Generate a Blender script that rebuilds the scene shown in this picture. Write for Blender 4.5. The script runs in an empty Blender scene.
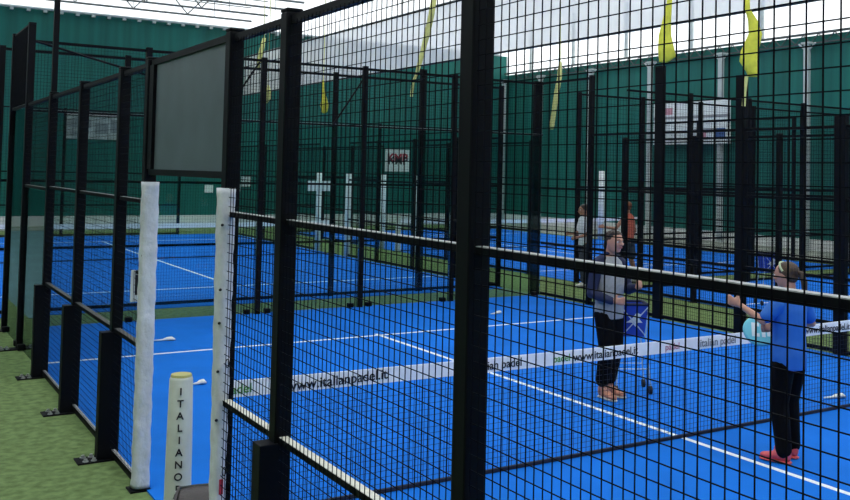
import bpy, bmesh, math, random
from mathutils import Vector, Matrix
random.seed(7)
C = bpy.context.scene.collection
PI = math.pi
# ------------------------------------------------------------------ helpers
def mat(name, col, rough=.6, metal=0., spec=.5, noise=0., nscale=8., bump=0., bscale=40., stretch=None, coat=0.):
    m = bpy.data.materials.new(name); m.use_nodes = True
    nt = m.node_tree; b = nt.nodes['Principled BSDF']
    b.inputs['Base Color'].default_value = (*col, 1); b.inputs['Roughness'].default_value = rough
    b.inputs['Metallic'].default_value = metal; b.inputs['Specular IOR Level'].default_value = spec
    b.inputs['Coat Weight'].default_value = coat
    tc = nt.nodes.new('ShaderNodeTexCoord')
    src = tc.outputs['Object']
    if stretch:
        mp = nt.nodes.new('ShaderNodeMapping'); mp.inputs['Scale'].default_value = stretch
        nt.links.new(src, mp.inputs['Vector']); src = mp.outputs['Vector']
    if noise:
        n = nt.nodes.new('ShaderNodeTexNoise'); n.inputs['Scale'].default_value = nscale; n.inputs['Detail'].default_value = 6
        nt.links.new(src, n.inputs['Vector'])
        r = nt.nodes.new('ShaderNodeValToRGB')
        r.color_ramp.elements[0].position = .3; r.color_ramp.elements[1].position = .7
        r.color_ramp.elements[0].color = (*[c*(1-noise) for c in col], 1)
        r.color_ramp.elements[1].color = (*[min(1, c*(1+noise)) for c in col], 1)
        nt.links.new(n.outputs['Fac'], r.inputs['Fac']); nt.links.new(r.outputs['Color'], b.inputs['Base Color'])
    if bump:
        n2 = nt.nodes.new('ShaderNodeTexNoise'); n2.inputs['Scale'].default_value = bscale; n2.inputs['Detail'].default_value = 5
        nt.links.new(src, n2.inputs['Vector'])
        bp = nt.nodes.new('ShaderNodeBump'); bp.inputs['Strength'].default_value = bump; bp.inputs['Distance'].default_value = .02
        nt.links.new(n2.outputs['Fac'], bp.inputs['Height']); nt.links.new(bp.outputs['Normal'], b.inputs['Normal'])
    return m

def clear_mat(name, col, transp, kind, tint=(1, 1, 1)):
    m = bpy.data.materials.new(name); m.use_nodes = True
    nt = m.node_tree; nt.nodes.clear()
    out = nt.nodes.new('ShaderNodeOutputMaterial'); mix = nt.nodes.new('ShaderNodeMixShader')
    t = nt.nodes.new('ShaderNodeBsdfTransparent'); t.inputs['Color'].default_value = (*tint, 1)
    if kind == 'sheet':
        s = nt.nodes.new('ShaderNodeBsdfTranslucent'); s.inputs['Color'].default_value = (*col, 1)
        d = nt.nodes.new('ShaderNodeBsdfDiffuse'); d.inputs['Color'].default_value = (*col, 1)
        m2 = nt.nodes.new('ShaderNodeMixShader'); m2.inputs[0].default_value = .3
        nt.links.new(s.outputs[0], m2.inputs[1]); nt.links.new(d.outputs[0], m2.inputs[2])
        mix.inputs[0].default_value = 1-transp
        nt.links.new(t.outputs[0], mix.inputs[1]); nt.links.new(m2.outputs[0], mix.inputs[2])
    else:
        g = nt.nodes.new('ShaderNodeBsdfGlossy'); g.inputs['Roughness'].default_value = .03; g.inputs['Color'].default_value = (*col, 1)
        f = nt.nodes.new('ShaderNodeFresnel'); f.inputs['IOR'].default_value = 1.4
        nt.links.new(f.outputs[0], mix.inputs[0])
        nt.links.new(t.outputs[0], mix.inputs[1]); nt.links.new(g.outputs[0], mix.inputs[2])
    nt.links.new(mix.outputs[0], out.inputs[0])
    return m

M = {}
M['black'] = mat('black_powder_coat', (.0025, .003, .005), .55, spec=.12)
M['wire'] = mat('black_wire', (.003, .0035, .006), .7, spec=.08)
M['wiregrey'] = mat('dark_coated_wire', (.005, .007, .010), .7, spec=.08)
M['cap'] = mat('rail_top_sheen', (.42, .42, .42), .45, noise=.25, nscale=30)  # these four rail-top tones paint roof light caught by the black rails
M['capwarm'] = mat('pale_rail_top_sheen', (.72, .70, .60), .55, noise=.12, nscale=30)
M['capdark'] = mat('dim_rail_top_sheen', (.10, .10, .09), .5, noise=.2, nscale=30)
M['capmid'] = mat('grey_rail_top_sheen', (.30, .31, .31), .45, noise=.2, nscale=30)
M['steel'] = mat('galvanised_bolt', (.55, .55, .55), .3, metal=.8)
M['blue'] = mat('blue_court_turf', (.004, .160, .66), .85, spec=.15, noise=.10, nscale=1.1, bump=.25, bscale=260)
M['white_line'] = mat('white_court_line', (.80, .84, .86), .8, noise=.05, nscale=20)
M['turf'] = mat('green_walkway_turf', (.158, .232, .088), .95, spec=.1, noise=.30, nscale=13, bump=.6, bscale=160)
M['concrete'] = mat('pale_concrete', (.30, .33, .27), .9, noise=.15, nscale=2)
M['white_kerb'] = mat('white_painted_kerb', (.70, .72, .70), .8, noise=.1, nscale=3)
M['green'] = mat('green_tarpaulin', (.006, .115, .095), .6, spec=.3, noise=.22, nscale=1.6, stretch=(2.2, 2.2, .12), bump=.3, bscale=3)
M['column'] = mat('grey_steel_column', (.42, .47, .46), .5, noise=.1, nscale=4)
M['truss'] = mat('grey_truss_steel', (.16, .17, .165), .6)
M['darktruss'] = mat('dark_eave_steel', (.05, .06, .06), .5)
M['pad'] = mat('white_vinyl_padding', (.62, .63, .66), .42, noise=.14, nscale=9, bump=.9, bscale=16, stretch=(1, 1, .8), coat=.2)
M['postpad'] = mat('cream_net_post_padding', (.56, .58, .51), .45, noise=.10, nscale=7, bump=.25, bscale=14)
M['yellowrim'] = mat('dull_yellow_rim', (.42, .40, .14), .6)
M['ink'] = mat('black_print', (.015, .015, .02), .7)
M['inkgreen'] = mat('green_print', (.12, .35, .08), .7)
M['inkred'] = mat('red_print', (.42, .02, .05), .7)
M['inkpink'] = mat('pink_print', (.55, .25, .30), .7)
M['inkgrey'] = mat('grey_print', (.25, .26, .27), .7)
M['inkblue'] = mat('blue_print', (.05, .12, .30), .7)
M['band'] = mat('white_net_band', (.92, .92, .93), .7, noise=.06, nscale=10)
M['net'] = mat('black_net_cord', (.008, .012, .03), .8)
M['tinted'] = mat('grey_opaque_panel', (.085, .112, .125), .5, noise=.14, nscale=3)
M['signwhite'] = mat('white_sign_board', (.72, .76, .74), .6, noise=.04, nscale=6)
M['signgrey'] = mat('grey_vinyl_banner', (.42, .43, .43), .6, noise=.4, nscale=2.2)
M['yellow'] = mat('yellow_cloth', (.72, .70, .06), .7, noise=.15, nscale=9)
M['yellowpale'] = mat('pale_yellow_tape', (.62, .62, .22), .7, noise=.15, nscale=12)
M['brown'] = mat('dark_taupe_leather', (.055, .045, .045), .42, bump=.3, bscale=60, noise=.15, nscale=6)
M['ballwhite'] = mat('white_rubber_marker', (.82, .82, .76), .6)
M['bin'] = mat('blue_nylon_bin', (.012, .055, .42), .7, noise=.1, nscale=8)
M['alu'] = mat('pale_aluminium_tube', (.62, .66, .70), .35, metal=.4)
M['tyre'] = mat('black_rubber', (.01, .01, .012), .7)
M['skin'] = mat('skin', (.50, .25, .17), .5, noise=.06, nscale=20)
M['skin2'] = mat('tanned_skin', (.38, .18, .11), .5, noise=.06, nscale=20)
M['hair'] = mat('brown_hair', (.065, .035, .018), .55, noise=.5, nscale=14, stretch=(6, 6, 1), bump=.6, bscale=30)
M['hair2'] = mat('dark_brown_hair', (.035, .02, .013), .6, noise=.5, nscale=14, bump=.9, bscale=30)
M['hair3'] = mat('ginger_hair', (.16, .05, .015), .6, noise=.4, nscale=14)
M['navy'] = mat('navy_knit', (.007, .013, .052), .8, bump=.4, bscale=12)
M['greyknit'] = mat('grey_marl_knit', (.30, .31, .32), .85, noise=.12, nscale=30, bump=.4, bscale=10)
M['trousers'] = mat('black_trousers', (.003, .003, .004), .85, spec=.1, bump=.4, bscale=9)
M['shirtblue'] = mat('bright_blue_jersey', (.015, .135, .50), .65, noise=.1, nscale=5, bump=.5, bscale=8)
M['pink'] = mat('coral_pink_shoe', (.75, .10, .11), .5)
M['tan'] = mat('tan_orange_shoe', (.52, .22, .13), .6, noise=.25, nscale=18)
M['sole'] = mat('off_white_sole', (.60, .58, .52), .6)
M['darksole'] = mat('dark_sole', (.03, .03, .03), .7)
M['headband'] = mat('pale_green_headband', (.45, .52, .33), .6)
M['eye'] = mat('dark_eye', (.02, .015, .012), .3)
M['eyewhite'] = mat('eye_white', (.75, .73, .70), .4)
M['lip'] = mat('lip', (.42, .12, .10), .5)
M['orange'] = mat('orange_red_vest', (.62, .13, .07), .75)
M['shortsgrey'] = mat('dark_grey_shorts', (.035, .045, .06), .8)
M['white_shirt'] = mat('white_shirt', (.72, .78, .80), .75)
M['cyan'] = mat('turquoise_racket_face', (.16, .58, .68), .4)
M['cyanpale'] = mat('white_racket_frame', (.75, .82, .84), .35)
M['glass'] = clear_mat('court_glass', (.75, .88, .90), 0, 'glass', (.80, .90, .89))
M['roof'] = clear_mat('milky_roof_sheet', (.96, .97, .97), .38, 'sheet')
M['clere'] = clear_mat('clear_side_glazing', (.96, .98, .98), .62, 'sheet')
M['valance'] = clear_mat('grey_white_curtain', (.90, .90, .89), .42, 'sheet')

def obj(name, bm, m, parent=None, smooth=False):
    me = bpy.data.meshes.new(name); bmesh.ops.recalc_face_normals(bm, faces=bm.faces)
    bm.to_mesh(me); bm.free()
    if isinstance(m, (list, tuple)):
        for k in m: me.materials.append(k)
    else: me.materials.append(m)
    if smooth:
        for p in me.polygons: p.use_smooth = True
    o = bpy.data.objects.new(name, me); C.objects.link(o)
    if parent: o.parent = parent
    return o
def tag(o, label, cat, group=None):
    o['label'] = label; o['category'] = cat
    if group: o['group'] = group
    return o
def thing(name, label, cat, loc=(0, 0, 0), rz=0, group=None):
    o = bpy.data.objects.new(name, None); C.objects.link(o); o.location = loc; o.rotation_euler = (0, 0, rz)
    o.empty_display_size = .1
    return tag(o, label, cat, group)
def struct(name, bm, m, parent=None, smooth=False):
    o = obj(name, bm, m, parent, smooth)
    if not parent: o['kind'] = 'structure'
    return o
def dup(root, loc, rz, label, group=None):
    r = root.copy(); C.objects.link(r); r.location = loc; r.rotation_euler = (0, 0, rz); r['label'] = label
    if group: r['group'] = group
    for ch in list(root.children):
        c = ch.copy(); C.objects.link(c); c.parent = r
        for g in list(ch.children):
            d = g.copy(); C.objects.link(d); d.parent = c
    return r
def NB(): return bmesh.new()
def box(bm, x0, x1, y0, y1, z0, z1, mi=0, bev=0):
    v = [bm.verts.new((x, y, z)) for x in (x0, x1) for y in (y0, y1) for z in (z0, z1)]
    fs = [(0, 1, 3, 2), (4, 6, 7, 5), (0, 4, 5, 1), (2, 3, 7, 6), (0, 2, 6, 4), (1, 5, 7, 3)]
    F = [bm.faces.new([v[i] for i in f]) for f in fs]
    for f in F: f.material_index = mi
    if bev:
        E = list({e for f in F for e in f.edges})
        bmesh.ops.bevel(bm, geom=E, offset=bev, segments=2, profile=.5, affect='EDGES')
    return v
def frame_of(d):
    d = Vector(d).normalized(); up = Vector((0, 0, 1)) if abs(d.z) < .9 else Vector((0, 1, 0))
    a = d.cross(up).normalized(); return a, d.cross(a).normalized()
def tube(bm, pts, r, n=8, mi=0, caps=True):
    """sweep of round section, r a number or one per point"""
    pts = [Vector(p) for p in pts]; rs = r if isinstance(r, (list, tuple)) else [r]*len(pts)
    rings = []; a0 = None
    for i, p in enumerate(pts):
        d = (pts[min(i+1, len(pts)-1)]-pts[max(i-1, 0)])
        if a0 is None: a, b = frame_of(d)
        else:
            dn = d.normalized(); a = (a0-dn*a0.dot(dn)).normalized(); b = dn.cross(a)
        a0 = a
        rings.append([bm.verts.new(p+(a*math.cos(2*PI*k/n)+b*math.sin(2*PI*k/n))*rs[i]) for k in range(n)])
    for i in range(len(rings)-1):
        for k in range(n):
            f = bm.faces.new((rings[i][k], rings[i][(k+1) % n], rings[i+1][(k+1) % n], rings[i+1][k])); f.material_index = mi
    if caps:
        for R_ in (rings[0], rings[-1]):
            f = bm.faces.new(R_); f.material_index = mi
def loft(bm, secs, n=16, mi=0):
    """secs: (centre, half width vector, half depth vector)"""
    rings = []
    for c, w, d in secs:
        c, w, d = Vector(c), Vector(w), Vector(d)
        rings.append([bm.verts.new(c+w*math.cos(2*PI*k/n)+d*math.sin(2*PI*k/n)) for k in range(n)])
    for i in range(len(rings)-1):
        for k in range(n):
            f = bm.faces.new((rings[i][k], rings[i][(k+1) % n], rings[i+1][(k+1) % n], rings[i+1][k])); f.material_index = mi
    for R_ in (rings[0], rings[-1]):
        f = bm.faces.new(R_); f.material_index = mi
def ball(bm, c, r, seg=16, mi=0):
    rr = r if isinstance(r, (tuple, list)) else (r, r, r)
    ret = bmesh.ops.create_uvsphere(bm, u_segments=seg, v_segments=max(6, seg//2+2), radius=1)
    for v in ret['verts']:
        v.co = Vector((v.co.x*rr[0], v.co.y*rr[1], v.co.z*rr[2]))+Vector(c)
        for f in v.link_faces: f.material_index = mi
def text(s, size, m, name, parent, loc, rot, ext=.001, align='CENTER', sx=1, bold=0.0):
    cu = bpy.data.curves.new(name, 'FONT'); cu.body = s; cu.size = size; cu.extrude = ext; cu.align_x = align; cu.align_y = 'CENTER'
    cu.offset = bold
    t = bpy.data.objects.new(name, cu); C.objects.link(t)
    dg = bpy.context.evaluated_depsgraph_get(); dg.update()
    me = bpy.data.meshes.new_from_object(t.evaluated_get(dg))
    bpy.data.objects.remove(t); bpy.data.curves.remove(cu)
    me.materials.clear(); me.materials.append(m)
    o = bpy.data.objects.new(name, me); C.objects.link(o); o.location = loc; o.rotation_euler = rot; o.scale = (sx, 1, 1)
    if parent: o.parent = parent
    return o
def fuse(name, bm, m, parent, voxel=.012, smooth_it=4):
    """one continuous skin out of overlapping closed shells"""
    o = obj(name, bm, m, None)
    md = o.modifiers.new('r', 'REMESH'); md.mode = 'VOXEL'; md.voxel_size = voxel; md.use_smooth_shade = True
    s = o.modifiers.new('s', 'SMOOTH'); s.iterations = smooth_it; s.factor = .5
    dg = bpy.context.evaluated_depsgraph_get(); dg.update()
    me = bpy.data.meshes.new_from_object(o.evaluated_get(dg))
    o.modifiers.clear(); old = o.data; o.data = me; bpy.data.meshes.remove(old)
    if not me.materials: me.materials.append(m)
    for p in me.polygons: p.use_smooth = True
    if parent: o.parent = parent
    return o

# ------------------------------------------------------------------ setting
X1 = 24.0; Y1 = 31.5; XL = -9.0; YB = -15.0
WX = 9.0          # court width
YE = 8.3          # back fence of the near courts
YN = 9.75         # front fence of the far courts
YF = 26.0         # far end of the far courts
NETB = 17.7
bm = NB(); box(bm, XL, X1, YB, Y1, -.2, 0); struct('floor', bm, M['turf'])
bm = NB(); box(bm, 20.4, X1-.01, YB, Y1-.6, 0, .006); box(bm, XL+.1, 20.4, 29.2, Y1-.6, 0, .006); struct('trim_1', bm, M['concrete'])
bm = NB(); box(bm, X1-.16, X1-.01, YB+.1, Y1-.2, 0, .34); box(bm, XL+.1, X1-.2, Y1-.17, Y1-.01, 0, .36); struct('baseboard_right', bm, M['white_kerb'])
bm = NB(); box(bm, -8.6, -.45, 9.3, 29.0, 0, .008); struct('trim_2', bm, mat('teal_reflection_floor', (.10, .22, .23), .7, noise=.15, nscale=1))  # unseen teal slab, added to colour the reflection in the left glass panels
def court(n, x0, y0, y1, ynet, ysv):
    bm = NB(); box(bm, x0+.04, x0+WX-.04, y0, y1, 0, .012)
    c = struct('court_surface', bm, M['blue'])
    l = NB(); z0, z1 = .0121, .014; xm = x0+4.33; h = .027
    for s in ysv: box(l, x0+.06, x0+WX-.06, s-h, s+h, z0, z1)
    if len(ysv) == 2: box(l, xm-h, xm+h, ysv[0]-.12, ysv[1]+.12, z0, z1)
    obj('line_marking', l, M['white_line'], c)
    return c
court(1, 0, -8.3, YE+.08, 0, (-5.73, 5.73))
court(2, 0, YN-.25, YF, NETB, (NETB-5.9, NETB+5.73))
court(3, 11, -8.3, YE+.08, 0, (-5.73, 5.73))
court(4, 11, YN-.25, YF, NETB, (NETB-5.9, NETB+5.73))
# walls
bm = NB(); box(bm, XL, X1+.15, Y1, Y1+.15, 0, 7.82); struct('wall_far', bm, M['green'])
bm = NB(); box(bm, X1, X1+.15, YB, Y1, 0, 6.9); struct('wall_right', bm, M['green'])
bm = NB(); box(bm, XL-.15, XL, YB, Y1, 0, 6.9); struct('wall_left', bm, M['green'])
bm = NB(); box(bm, XL-.15, X1+.15, YB-.15, YB, 0, 7.8); struct('wall_back', bm, M['green'])
# glazing above the walls and the roof skin
ZR = 9.3
bm = NB(); box(bm, X1+.05, X1+.07, YB, Y1, 6.9, ZR); struct('window_1', bm, M['clere'])
bm = NB(); box(bm, XL, X1+.05, Y1+.05, Y1+.07, 7.82, ZR); struct('window_2', bm, M['clere'])
bm = NB(); box(bm, XL-.1, XL-.08, YB, Y1, 6.9, ZR); struct('window_3', bm, M['clere'])
bm = NB(); box(bm, XL-.1, X1+.1, YB-.1, Y1+.1, ZR, ZR+.015); struct('ceiling', bm, M['roof'])
# eave lattice beam over the right wall
bm = NB()
box(bm, X1-.20, X1-.12, YB+.2, Y1-.2, 6.92, 6.99); box(bm, X1-.20, X1-.12, YB+.2, Y1-.2, 6.62, 6.66)
y = YB+.4; k = 0
while y < Y1-.8:
    z0, z1 = (6.65, 6.93) if k % 2 else (6.93, 6.65)
    tube(bm, [(X1-.16, y, z0), (X1-.16, y+.3, z1)], .018, 5); y += .3; k += 1
tag(obj('eave_beam', bm, M['darktruss']), 'dark lattice eave beam running along the top of the right green wall', 'beam')
# rail along the far wall top
bm = NB()
tube(bm, [(XL+.2, Y1-.12, 7.84), (X1-.4, Y1-.12, 7.84)], .05, 8)
x = XL+.6
while x < X1-.6:
    box(bm, x-.06, x+.06, Y1-.16, Y1-.02, 7.72, 7.86); x += .55
tag(obj('tarpaulin_rail', bm, M['column']), 'pale rail with ties holding the top of the far green wall', 'rail')
# steel columns along the right wall
names = ['farthest grey steel column on the right wall, near the far corner', 'grey steel column on the right wall, second from the far corner',
         'grey steel column on the right wall, third from the far corner', 'pale steel column on the right wall behind the tall post with the broad yellow cloth',
         'pale steel column on the right wall beside the white wall banner', 'pale steel column on the right wall, the one nearest the right edge', 'grey steel column on the right wall beyond the right edge of view']
for i, yy in enumerate((31.1, 28.2, 24.7, 21.15, 17.55, 13.9, 10.4)):
    t = thing('wall_column', names[i], 'column', (X1-.34, yy, 0), group='steel columns along the right wall')
    bm = NB(); box(bm, -.07, .07, -.09, .09, .02, 6.6, bev=.01); obj('column_shaft', bm, M['column'], t)
    bm = NB()
    box(bm, -.11, .11, -.16, .16, 6.6, 6.66)
    for s in (-1, 1): tube(bm, [(0, s*.05, 6.4), (0, s*.32, 6.62)], .03, 6)
    obj('column_bracket', bm, M['column'], t)
    bm = NB(); box(bm, -.10, .10, -.14, .14, 0, .02); obj('base_plate', bm, M['column'], t)
# glazing bars in the clerestory
nm = ['first', 'second', 'third', 'fourth', 'fifth', 'sixth']
for i, yy in enumerate((29.4, 26.3, 22.9, 19.3, 16.0, 12.2)):
    bm = NB(); box(bm, -.04, .04, -.07, .07, 7.0, ZR-.05)
    o = tag(obj('glazing_bar', bm, M['column']), 'pale glazing bar above the right green wall, %s from the far corner' % nm[i], 'glazing bar', 'glazing bars above the right wall')
    o.location = (X1-.03, yy, 0)
# hanging grey-white curtain along the gutter between the bays
XV = 11.1
bm = NB()
y = 2.6; pts = []
while y < Y1-.25: pts.append(y); y += .22
prev = None
for j, y in enumerate(pts):
    xx = XV+(.02 if j % 2 else -.02)
    a = [bm.verts.new((xx, y, 5.17)), bm.verts.new((xx, y, 6.66))]
    if prev: bm.faces.new((prev[0], a[0], a[1], prev[1]))
    prev = a
cv = thing('hanging_curtain', 'long grey-white pleated sheet hanging under the roof between the courts', 'curtain', (0, 0, 0))
co = obj('curtain_sheet', bm, M['valance'], cv)
sd = co.modifiers.new('s', 'SOLIDIFY'); sd.thickness = .006
bm = NB(); tube(bm, [(XV, 2.5, 5.15), (XV, Y1-.3, 5.15)], .022, 6); obj('bottom_hem', bm, M['darktruss'], cv)
bm = NB(); tube(bm, [(XV, 2.5, 6.7), (XV, Y1-.3, 6.7)], .035, 6)
for yy in (3, 8, 13, 18, 23, 28): tube(bm, [(XV, yy, 6.7), (XV, yy, ZR-.02)], .012, 5)
obj('hanging_rail', bm, M['darktruss'], cv)
# roof trusses
tn = ['nearest', 'second', 'third', 'fourth', 'fifth', 'sixth', 'seventh', 'eighth', 'ninth', 'tenth', 'eleventh', 'twelfth', 'thirteenth', 'fourteenth', 'farthest']
proto = None
for i, yy in enumerate([5.5+1.77*k for k in range(15)]):
    lab = 'grey steel roof truss under the white roof, %s of the row counted from the front' % tn[i]
    if proto is None:
        t = proto = thing('roof_truss', lab, 'truss', (0, yy, 0), group='steel trusses across the roof')
        bm = NB(); tube(bm, [(XL+.1, 0, 9.15), (XV-.1, 0, 9.15)], .045, 6); obj('top_chord', bm, M['truss'], t)
        bm = NB(); tube(bm, [(XL+.1, 0, 8.02), (XV-.1, 0, 8.02)], .042, 6); obj('bottom_chord', bm, M['truss'], t)
        bm = NB(); tube(bm, [(XL+.1, 0, 8.55), (XV-.1, 0, 8.55)], .022, 6); obj('middle_chord', bm, M['truss'], t)
        zz = []; x = XL+.5; k = 0
        while x < XV-1.0:
            zz += [(x, .03, 8.05 if k % 2 else 9.12)]
            if k % 3 == 0: zz += [(x+.03, .03, 9.12 if k % 2 else 8.05), (x+.03, .03, 8.05 if k % 2 else 9.12)]
            x += 1.0; k += 1
        bm = NB(); tube(bm, zz, .036, 5); obj('web_lattice', bm, M['truss'], t)
    else: dup(proto, (0, yy, 0), 0, lab)
bm = NB()
for x in [XL+1.2+1.7*k for k in range(12)]: tube(bm, [(x, 4, 9.25), (x, Y1-.3, 9.25)], .04, 5)
for yy in [5+1.15*k for k in range(22)]: tube(bm, [(XL+.1, yy, 9.27), (XV, yy, 9.27)], .028, 4)
pu = obj('purlin_grid', bm, M['truss']); pu['kind'] = 'structure'

# ------------------------------------------------------------------ fences
def wires(w, z0, z1, t, px=.0433, pz=.05, x0=0.):
    bm = NB(); h = t/2; yo = -.026
    n = int(w/px); off = (w-n*px)/2
    for i in range(n+1):
        x = x0+off+i*px
        v = [bm.verts.new((x+a, b+yo, z)) for z in (z0, z1) for a, b in ((-h, -h), (h, -h), (h, h), (-h, h))]
        for k in range(4): bm.faces.new((v[k], v[(k+1) % 4], v[4+(k+1) % 4], v[4+k]))
    z = z0+.03
    while z < z1:
        v = [bm.verts.new((x, t*.9+a+yo, z+b)) for x in (x0, x0+w) for a, b in ((-h, -h), (h, -h), (h, h), (-h, h))]
        for k in range(4): bm.faces.new((v[k], v[(k+1) % 4], v[4+(k+1) % 4], v[4+k]))
        z += pz
    return bm
PW = .083
pc = {}
OCC = []
def post(loc, rz, label, top=3.035, sleeve=False, group=None, mast=None, feet=False, wide=PW):
    if any(math.hypot(loc[0]-q[0], loc[1]-q[1]) < .25 for q in OCC): return None
    OCC.append(loc)
    key = (top, sleeve, mast, feet, wide)
    if key in pc: return dup(pc[key], loc, rz, label, group)
    t = thing('fence_post', label, 'post', loc, rz, group)
    h = wide/2; g = PW/2
    bm = NB(); box(bm, -h, h, -g, g, .012, top-.02, bev=.006); obj('post_tube', bm, M['black'], t)
    bm = NB(); box(bm, -h-.002, h+.002, -g-.002, g+.002, top-.02, top, bev=.008); obj('post_cap', bm, M['black'], t)
    if sleeve:   # local -y is the outside of the court
        bm = NB(); box(bm, -h-.012, h+.012, -h-.075, h-.01, .012, .975, bev=.005); obj('post_sleeve', bm, M['black'], t)
    if feet:
        bm = NB(); box(bm, -.09, .09, -.26, .06, .0, .012, bev=.003); bp = obj('base_plate', bm, M['black'], t)
        for sx in (-.055, .055):
            for yy in (-.20, -.14):
                bm = NB(); tube(bm, [(sx, yy, .012), (sx, yy, .034)], .014, 6); tube(bm, [(sx, yy, .012), (sx, yy, .018)], .022, 10); obj('anchor_bolt', bm, M['steel'], bp)
    else:
        bm = NB(); box(bm, -.07, .07, -.07, .07, 0, .012); obj('base_plate', bm, M['black'], t)
    if mast:
        bm = NB(); box(bm, -.028, .028, -.028, .028, top, mast, bev=.004); obj('light_mast', bm, M['black'], t)
    pc[key] = t
    return t
qc = {}
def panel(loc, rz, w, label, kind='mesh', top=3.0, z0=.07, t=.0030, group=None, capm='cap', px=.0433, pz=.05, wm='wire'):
    """local x runs along the panel from its start post; local -y is the outside"""
    key = (round(w, 3), kind, top, t, px, capm)
    if key in qc: return dup(qc[key], loc, rz, label, group)
    g = thing('mesh_fence' if kind in ('mesh', 'far') else 'glass_fence', label, 'fence', loc, rz, group)
    a, b = PW/2+.002, w-PW/2-.002
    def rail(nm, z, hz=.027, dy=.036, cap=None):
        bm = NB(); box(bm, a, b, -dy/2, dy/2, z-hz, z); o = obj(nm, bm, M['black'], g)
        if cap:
            bm = NB(); box(bm, a+.001, b-.001, -dy/2+.002, dy/2-.002, z, z+.003); obj('rail_sheen_strip', bm, M[cap], o)  # thin strip whose colour stands in for roof sheen on the rail top
    rail('top_rail', top, .04)
    if kind == 'mesh':
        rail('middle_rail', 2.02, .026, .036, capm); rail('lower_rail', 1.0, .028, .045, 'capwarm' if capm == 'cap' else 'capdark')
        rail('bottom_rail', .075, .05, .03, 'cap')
        obj('wire_mesh', wires(b-a, z0, top-.03, t, px, pz, a), M[wm], g)
    elif kind == 'far':
        rail('middle_rail', 2.02, .04); rail('lower_rail', 1.0, .04); rail('bottom_rail', .075, .05, .03)
        obj('wire_mesh', wires(b-a, z0, top-.03, t, px, pz, a), M[wm], g)
    elif kind in ('glass2', 'glass3'):
        zg = 2.0 if kind == 'glass2' else 3.0
        bm = NB(); box(bm, a, b, -.006, .006, .03, zg-.045); obj('glass_pane', bm, M['glass'], g)
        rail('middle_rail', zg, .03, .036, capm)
        obj('wire_mesh', wires(b-a, zg, top-.03, t, px, pz, a), M[wm], g)
        for sx in (a+.12, b-.12):
            bm = NB(); box(bm, sx-.045, sx+.045, -.05, .05, .0125, .085, bev=.012); obj('glass_foot', bm, M['black'], g)
    qc[key] = g
    return g
# near side fence of the near court: local x -> world +Y? posts run along Y at X=0, outside is -X
# rz=+90deg maps local x -> +Y and local -y -> +X ; rz=-90deg maps local x -> -Y and local -y -> -X
RS = -PI/2
near = [(-5.04, 'black fence post at the right edge of the near fence', False), (-3.33, 'broad black fence post nearest the viewer, running the full height of the view', True),
        (-1.67, 'black near fence post left of the broadest one, its foot sleeved', True)]
for yy, lab, sl in near:
    post((0, yy, 0), RS, lab, sleeve=True, feet=True, group='posts of the near side fence')
EPR = post((0, -.84, 0), RS, 'black post wrapped in white padding on the right of the court entrance', sleeve=False, feet=False, wide=.082, group='posts of the near side fence')
EPL = post((0, .93, 0), RS, 'black post wrapped in white padding on the left of the court entrance', sleeve=False, feet=False, wide=.07, group='posts of the near side fence')
post((0, 1.78, 0), RS, 'black near fence post first left of the court entrance', sleeve=True, feet=True, group='posts of the near side fence')
post((0, 3.39, 0), RS, 'black near fence post second left of the court entrance', sleeve=True, feet=True, group='posts of the near side fence')
post((0, 5.07, 0), RS, 'black near fence post with a thin light mast rising above the fence', sleeve=True, feet=True, mast=6.4, group='posts of the near side fence')
post((0, 6.84, 0), RS, 'tall black post where the near fence steps up, at the left', top=4.0, sleeve=False, feet=True, group='posts of the near side fence')
post((0, YE, 0), RS, 'tall black corner post of the near court at the left edge', top=4.02, group='posts of the near side fence')
G = 'mesh panels of the near side fence'
def sp(y0, y1, lab, **k): return panel((0, y1, 0), RS, y1-y0, lab, group=G, **k)
sp(-5.04, -3.33, 'open black wire mesh panel at the right, closest to the viewer')
sp(-3.33, -1.67, 'black wire mesh panel between the broad post and the sleeved post')
sp(-1.67, -.84, 'narrow black wire mesh panel right of the court entrance')
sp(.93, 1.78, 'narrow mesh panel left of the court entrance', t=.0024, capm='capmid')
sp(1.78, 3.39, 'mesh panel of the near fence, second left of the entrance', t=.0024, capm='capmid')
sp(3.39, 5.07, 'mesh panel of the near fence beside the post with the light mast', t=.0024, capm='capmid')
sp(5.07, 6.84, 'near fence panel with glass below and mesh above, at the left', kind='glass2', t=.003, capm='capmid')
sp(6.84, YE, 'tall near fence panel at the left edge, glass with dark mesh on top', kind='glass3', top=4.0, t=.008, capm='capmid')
# panel above the entrance
t = thing('entrance_header', 'grey opaque panel filling the top of the court entrance', 'panel', (0, .93, 0), RS)
w = 1.77; a, b = PW/2+.002, w-PW/2-.002
bm = NB(); box(bm, a+.10, b, -.006, .006, 2.24, 2.97); obj('infill_sheet', bm, M['tinted'], t)
bm = NB(); box(bm, a, a+.10, -.03, .03, 2.24, 2.97); obj('side_frame', bm, M['black'], t)
bm = NB(); box(bm, a, b, -.02, .02, 2.97, 3.01); obj('top_rail', bm, M['black'], t)
bm = NB(); box(bm, a, b, -.02, .02, 2.20, 2.24); obj('lower_rail', bm, M['black'], t)
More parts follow.
